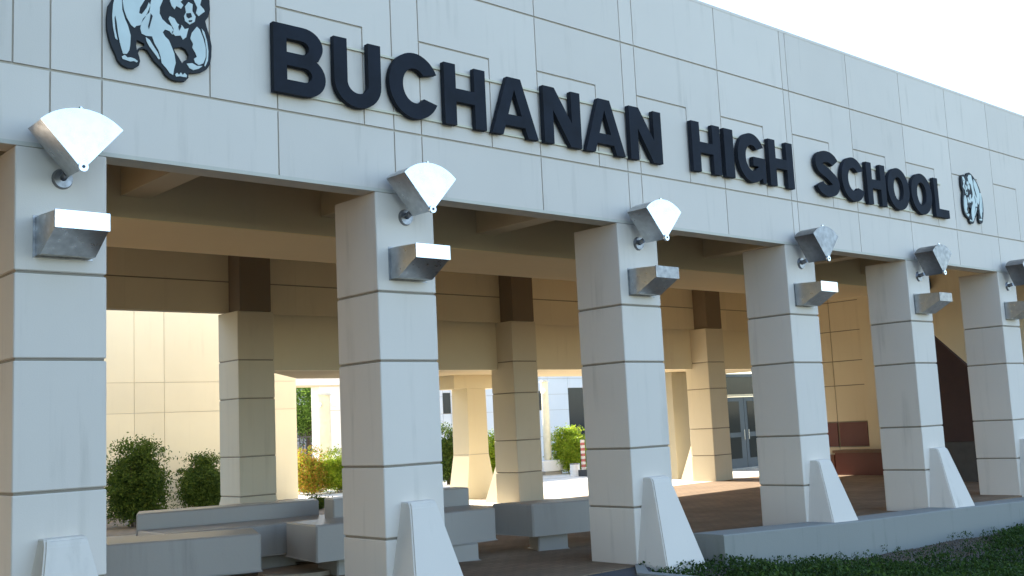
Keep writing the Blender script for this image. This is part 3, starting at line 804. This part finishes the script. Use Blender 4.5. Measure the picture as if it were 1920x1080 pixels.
# ------------------------------------------------------------------ far courtyard building
fb = empty('far_building', (24, 24, 0), 'white concrete building with dark windows across the courtyard', 'building')
FX = [18.6, 19.6, 21.4, 22.9, 23.28, 24.2, 24.62, 26.0, 27.9, 28.44, 29.62, 31.4, 34]
FZ = [0, 1.13, 2.2, 2.85, 3.5, 5.0]
box('backing', 18.6, 34, 24.02, 24.5, 0, 5.0, JOINT, fb)
holes = {(22.9, 2.2), (24.2, 2.2), (27.9, 2.2)}
for a, b in zip(FX[:-1], FX[1:]):
    for c, d in zip(FZ[:-1], FZ[1:]):
        if (a, c) in holes:
            box('window', a + .01, b - .01, 24.0, 24.015, c + .01, d + .14, GLASS, fb); continue
        if a == 29.62 and c < 2.85:
            if c == 0: box('dark_doorway', a, b - .2, 24.0, 24.015, 0, 3.1, GLASS, fb)
            continue
        zz = c + (.15 if (a, 2.2) in holes and c == 2.85 else .0) + (.25 if a == 29.62 and c == 2.85 else 0)
        box('panel', a + .008, b - .008, 24.0 - .004, 24.02, zz + .008, d - .008, WHITEWALL, fb)
# a second block further left behind the trees
f2 = empty('far_block', (18, 34, 0), 'blue grey block with windows far behind the tree', 'building')
box('wall', 12, 30, 34, 38, 0, 4.2, simple('grey_blue_wall', (.33, .34, .36), .8), f2)
for i in range(9):
    fw = box('window', 13 + i * 1.9, 14.2 + i * 1.9, 33.96, 33.998, 1.6, 3.0, GLASS, f2)
    box('frame', 12.95 + i * 1.9, 14.25 + i * 1.9, 33.95, 33.97, 3.0, 3.06, WHITEPAINT, fw)

# white pergola at the end of the cream wall
pg = empty('pergola', (17, 22, 0), 'white concrete pergola frame right of the cream wall', 'pergola')
box('beam', 13.2, 17.9, 21.7, 22.3, 3.24, 3.95, WHITEWALL, pg)
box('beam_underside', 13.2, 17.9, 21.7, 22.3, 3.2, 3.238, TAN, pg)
box('post', 16.08, 16.9, 21.75, 22.25, 0.0, 3.198, WHITEWALL, pg)
box('post', 13.3, 13.7, 21.75, 22.25, 0.0, 3.198, WHITEWALL, pg)
for z in (1.1, 2.4): box('joint_band', 16.076, 16.904, 21.746, 22.254, z, z + .02, JOINT, pg)
def light_pole(x, y, h, r, label, z0=0.0, twin=True):
    o = empty('lamp_post', (x, y, z0), label, 'lamp post')
    tube('shaft', (x, y, z0), (x, y, z0 + h), r, r * .9, CREAMPOLE, o, 20)
    tube('cap', (x, y, z0 + h), (x, y, z0 + h + .06), r * 1.2, r * .8, CREAMPOLE, o, 20)
    for s in ((-1, 1) if twin else (-1,)):
        lh = tube('lamp_head', (x + s * r * 1.1, y - .1, z0 + h - .28), (x + s * (r + .14), y - .18, z0 + h - .32), .075, .085, WHITEPAINT, o, 14)
        tube('bracket', (x, y, z0 + h - .25), (x + s * (r + .02), y - .1, z0 + h - .28), .02, .02, WHITEPAINT, o, 8)
    return o
light_pole(15.3, 20.2, 2.85, .2, 'thick round tan lamp post with twin white lights in front of the pergola')
pb = empty('pole_base', (21.9, 17.3, 0), 'pale concrete block base under the slim lamp post', 'plinth')
box('block', 21.45, 22.5, 17.0, 17.7, 0.12, .47, WHITEWALL, pb, bev=.015)
box('foot', 21.6, 22.35, 17.1, 17.6, 0.0, .119, BENCH, pb)
light_pole(21.98, 17.35, 2.55, .13, 'slim cream lamp post with one white light standing on a concrete block', .47, False)
cn_ = empty('litter_bin', (21.36, 15.5, 0), 'small white cylindrical bin beside the lime topped bush', 'bin')
tube('drum', (21.36, 15.5, 0), (21.36, 15.5, .36), .15, .15, WHITEPAINT, cn_)
tube('rim', (21.36, 15.5, .36), (21.36, 15.5, .39), .16, .155, STEELDULL, cn_)
FADERED = simple('faded_red', (.36, .10, .09), .8)
FADEWHITE = simple('faded_white', (.55, .50, .46), .8)
bar = empty('striped_barricade', (21.27, 15.0, 0), 'narrow red and white striped barricade edge behind the third front column', 'barricade')
for i in range(11):
    box('stripe', 21.18, 21.34, 15.0, 15.03, .2 + i * .083, .2 + (i + 1) * .083 - .002, FADERED if i % 2 else FADEWHITE, bar)
box('leg', 21.2, 21.24, 14.85, 15.2, 0, .2, DARKMETAL, bar); box('leg', 21.30, 21.33, 14.85, 15.2, 0, .2, DARKMETAL, bar)

# ------------------------------------------------------------------ ground cover on the lawn
r = np.random.default_rng(77)
N = 170000
gx = r.uniform(6.62, 19.5, N); gy = r.uniform(-6.2, .34, N)
cdist = np.hypot(gx + 2.66, gy + 8.72)
def front_edge(x):      # y of the kerb face
    return np.interp(x, [7.0, 7.05, 7.9, 7.95, 24], [-.03, -.03, -.03, -.5, -.5])
edge = front_edge(gx)
# patchiness
pat = np.sin(gx * 2.1 + np.sin(gy * 3.1) * 1.3) * np.cos(gy * 2.7 + gx * .9) + .5 * np.sin(gx * 5.3 - gy * 4.7) + .35 * np.cos(gx * 9.1 + gy * 7.3)
gap = edge - gy
bare = np.interp(gx, [7.0, 8.0, 9.0, 10.2, 11.8, 13.3, 15.0], [-.2, .02, .40, .95, 1.25, .7, .1])
dens = np.clip((gap - bare) * 3.0 + pat * .22 + .25, 0, 1)
near = (gap < bare + .9)
dens *= np.where(near, np.clip(.75 + pat * .5, .1, 1), np.clip(.95 + pat * .25, .3, 1))
keep = (gap > .02) & (r.random(N) < dens * np.clip(11.5 / cdist, .3, 1.0))
gx, gy = gx[keep], gy[keep]
gz = np.array([lawn_z(a, b) for a, b in zip(gx, gy)])
hh = r.uniform(.0, .12, len(gx)) * np.clip(.85 + .55 * pat[keep], .3, 1.7)
P = np.stack([gx, gy, gz + hh], 1)
me = leaf_mesh('ground_cover', P, r.uniform(.025, .06, len(P)), .5, .55, 5)
tag(link('ground_cover', me, LEAFCOVER), 'dark green low leafy ground cover growing in front of the kerb wall', None, None, 'stuff')
# upright weed sprigs that break the edge
W2 = []
for _ in range(260):
    x = r.uniform(6.9, 15); y = front_edge(x) - r.uniform(.05, 1.5)
    if 9.6 < x < 13.2 and (front_edge(x) - y) < .5 and r.random() < .75: continue
    z = lawn_z(x, y)
    c = np.array([x, y, z + .05]); k = r.integers(8, 20)
    W2.append(c + r.normal(size=(k, 3)) * np.array([.03, .03, .0]) + np.stack([np.zeros(k), np.zeros(k), r.uniform(0, .085, k)], 1))
P = np.concatenate(W2)
tag(link('weeds', leaf_mesh('weeds', P, r.uniform(.025, .05, len(P)), 1.2, .35, 6), LEAFCOVER), 'upright weed sprigs rising from the ground cover', None, None, 'stuff')
# dry litter on the bare strip
n = 5000
x = r.uniform(8.9, 14.5, n); y = front_edge(x) - r.uniform(.02, 1.0, n)
z = np.array([lawn_z(a, b) for a, b in zip(x, y)]) + .008
tag(link('leaf_litter', leaf_mesh('leaf_litter', np.stack([x, y, z], 1), r.uniform(.015, .04, n), 0, .5, 8), DRYLEAF), 'dry leaf litter on the bare soil strip below the kerb wall', None, None, 'stuff')

# unseen trees added at the left to shade the columns' left faces
def shade_tree(x, y, h, cr, label, seed):
    o = empty('added_shade_tree', (x, y, -.4), label, 'tree')
    bm = bmesh.new()
    tube_bm(bm, (x, y, -.8), (x, y, h * .4), .26, .18, 12)
    r = np.random.default_rng(seed)
    for _ in range(12):
        a = r.uniform(0, 2 * math.pi); q = cr * r.uniform(.4, .85)
        tube_bm(bm, (x, y, h * r.uniform(.25, .4)), (x + q * math.cos(a), y + q * math.sin(a), h * r.uniform(.45, .9)), .09, .02, 6)
    link('trunk', to_mesh(bm, 'trunk'), BARK, o)
    P = clump_points((x, y, h * .6), (cr, cr, h * .4), 260, 110, 1.1, seed, -1)
    link('crown', leaf_mesh('crown', P, r.uniform(.7, 1.3, len(P)) * .30, .1, .55, seed), LEAFTREE, o)
shade_tree(-7.4, -3.4, 10.5, 3.7, 'added unseen tree left of the entrance, shading the column sides', 51)
shade_tree(-9.5, -10.0, 10.0, 4.0, 'second added unseen tree on the left, farther from the building, blocking sky light', 52)
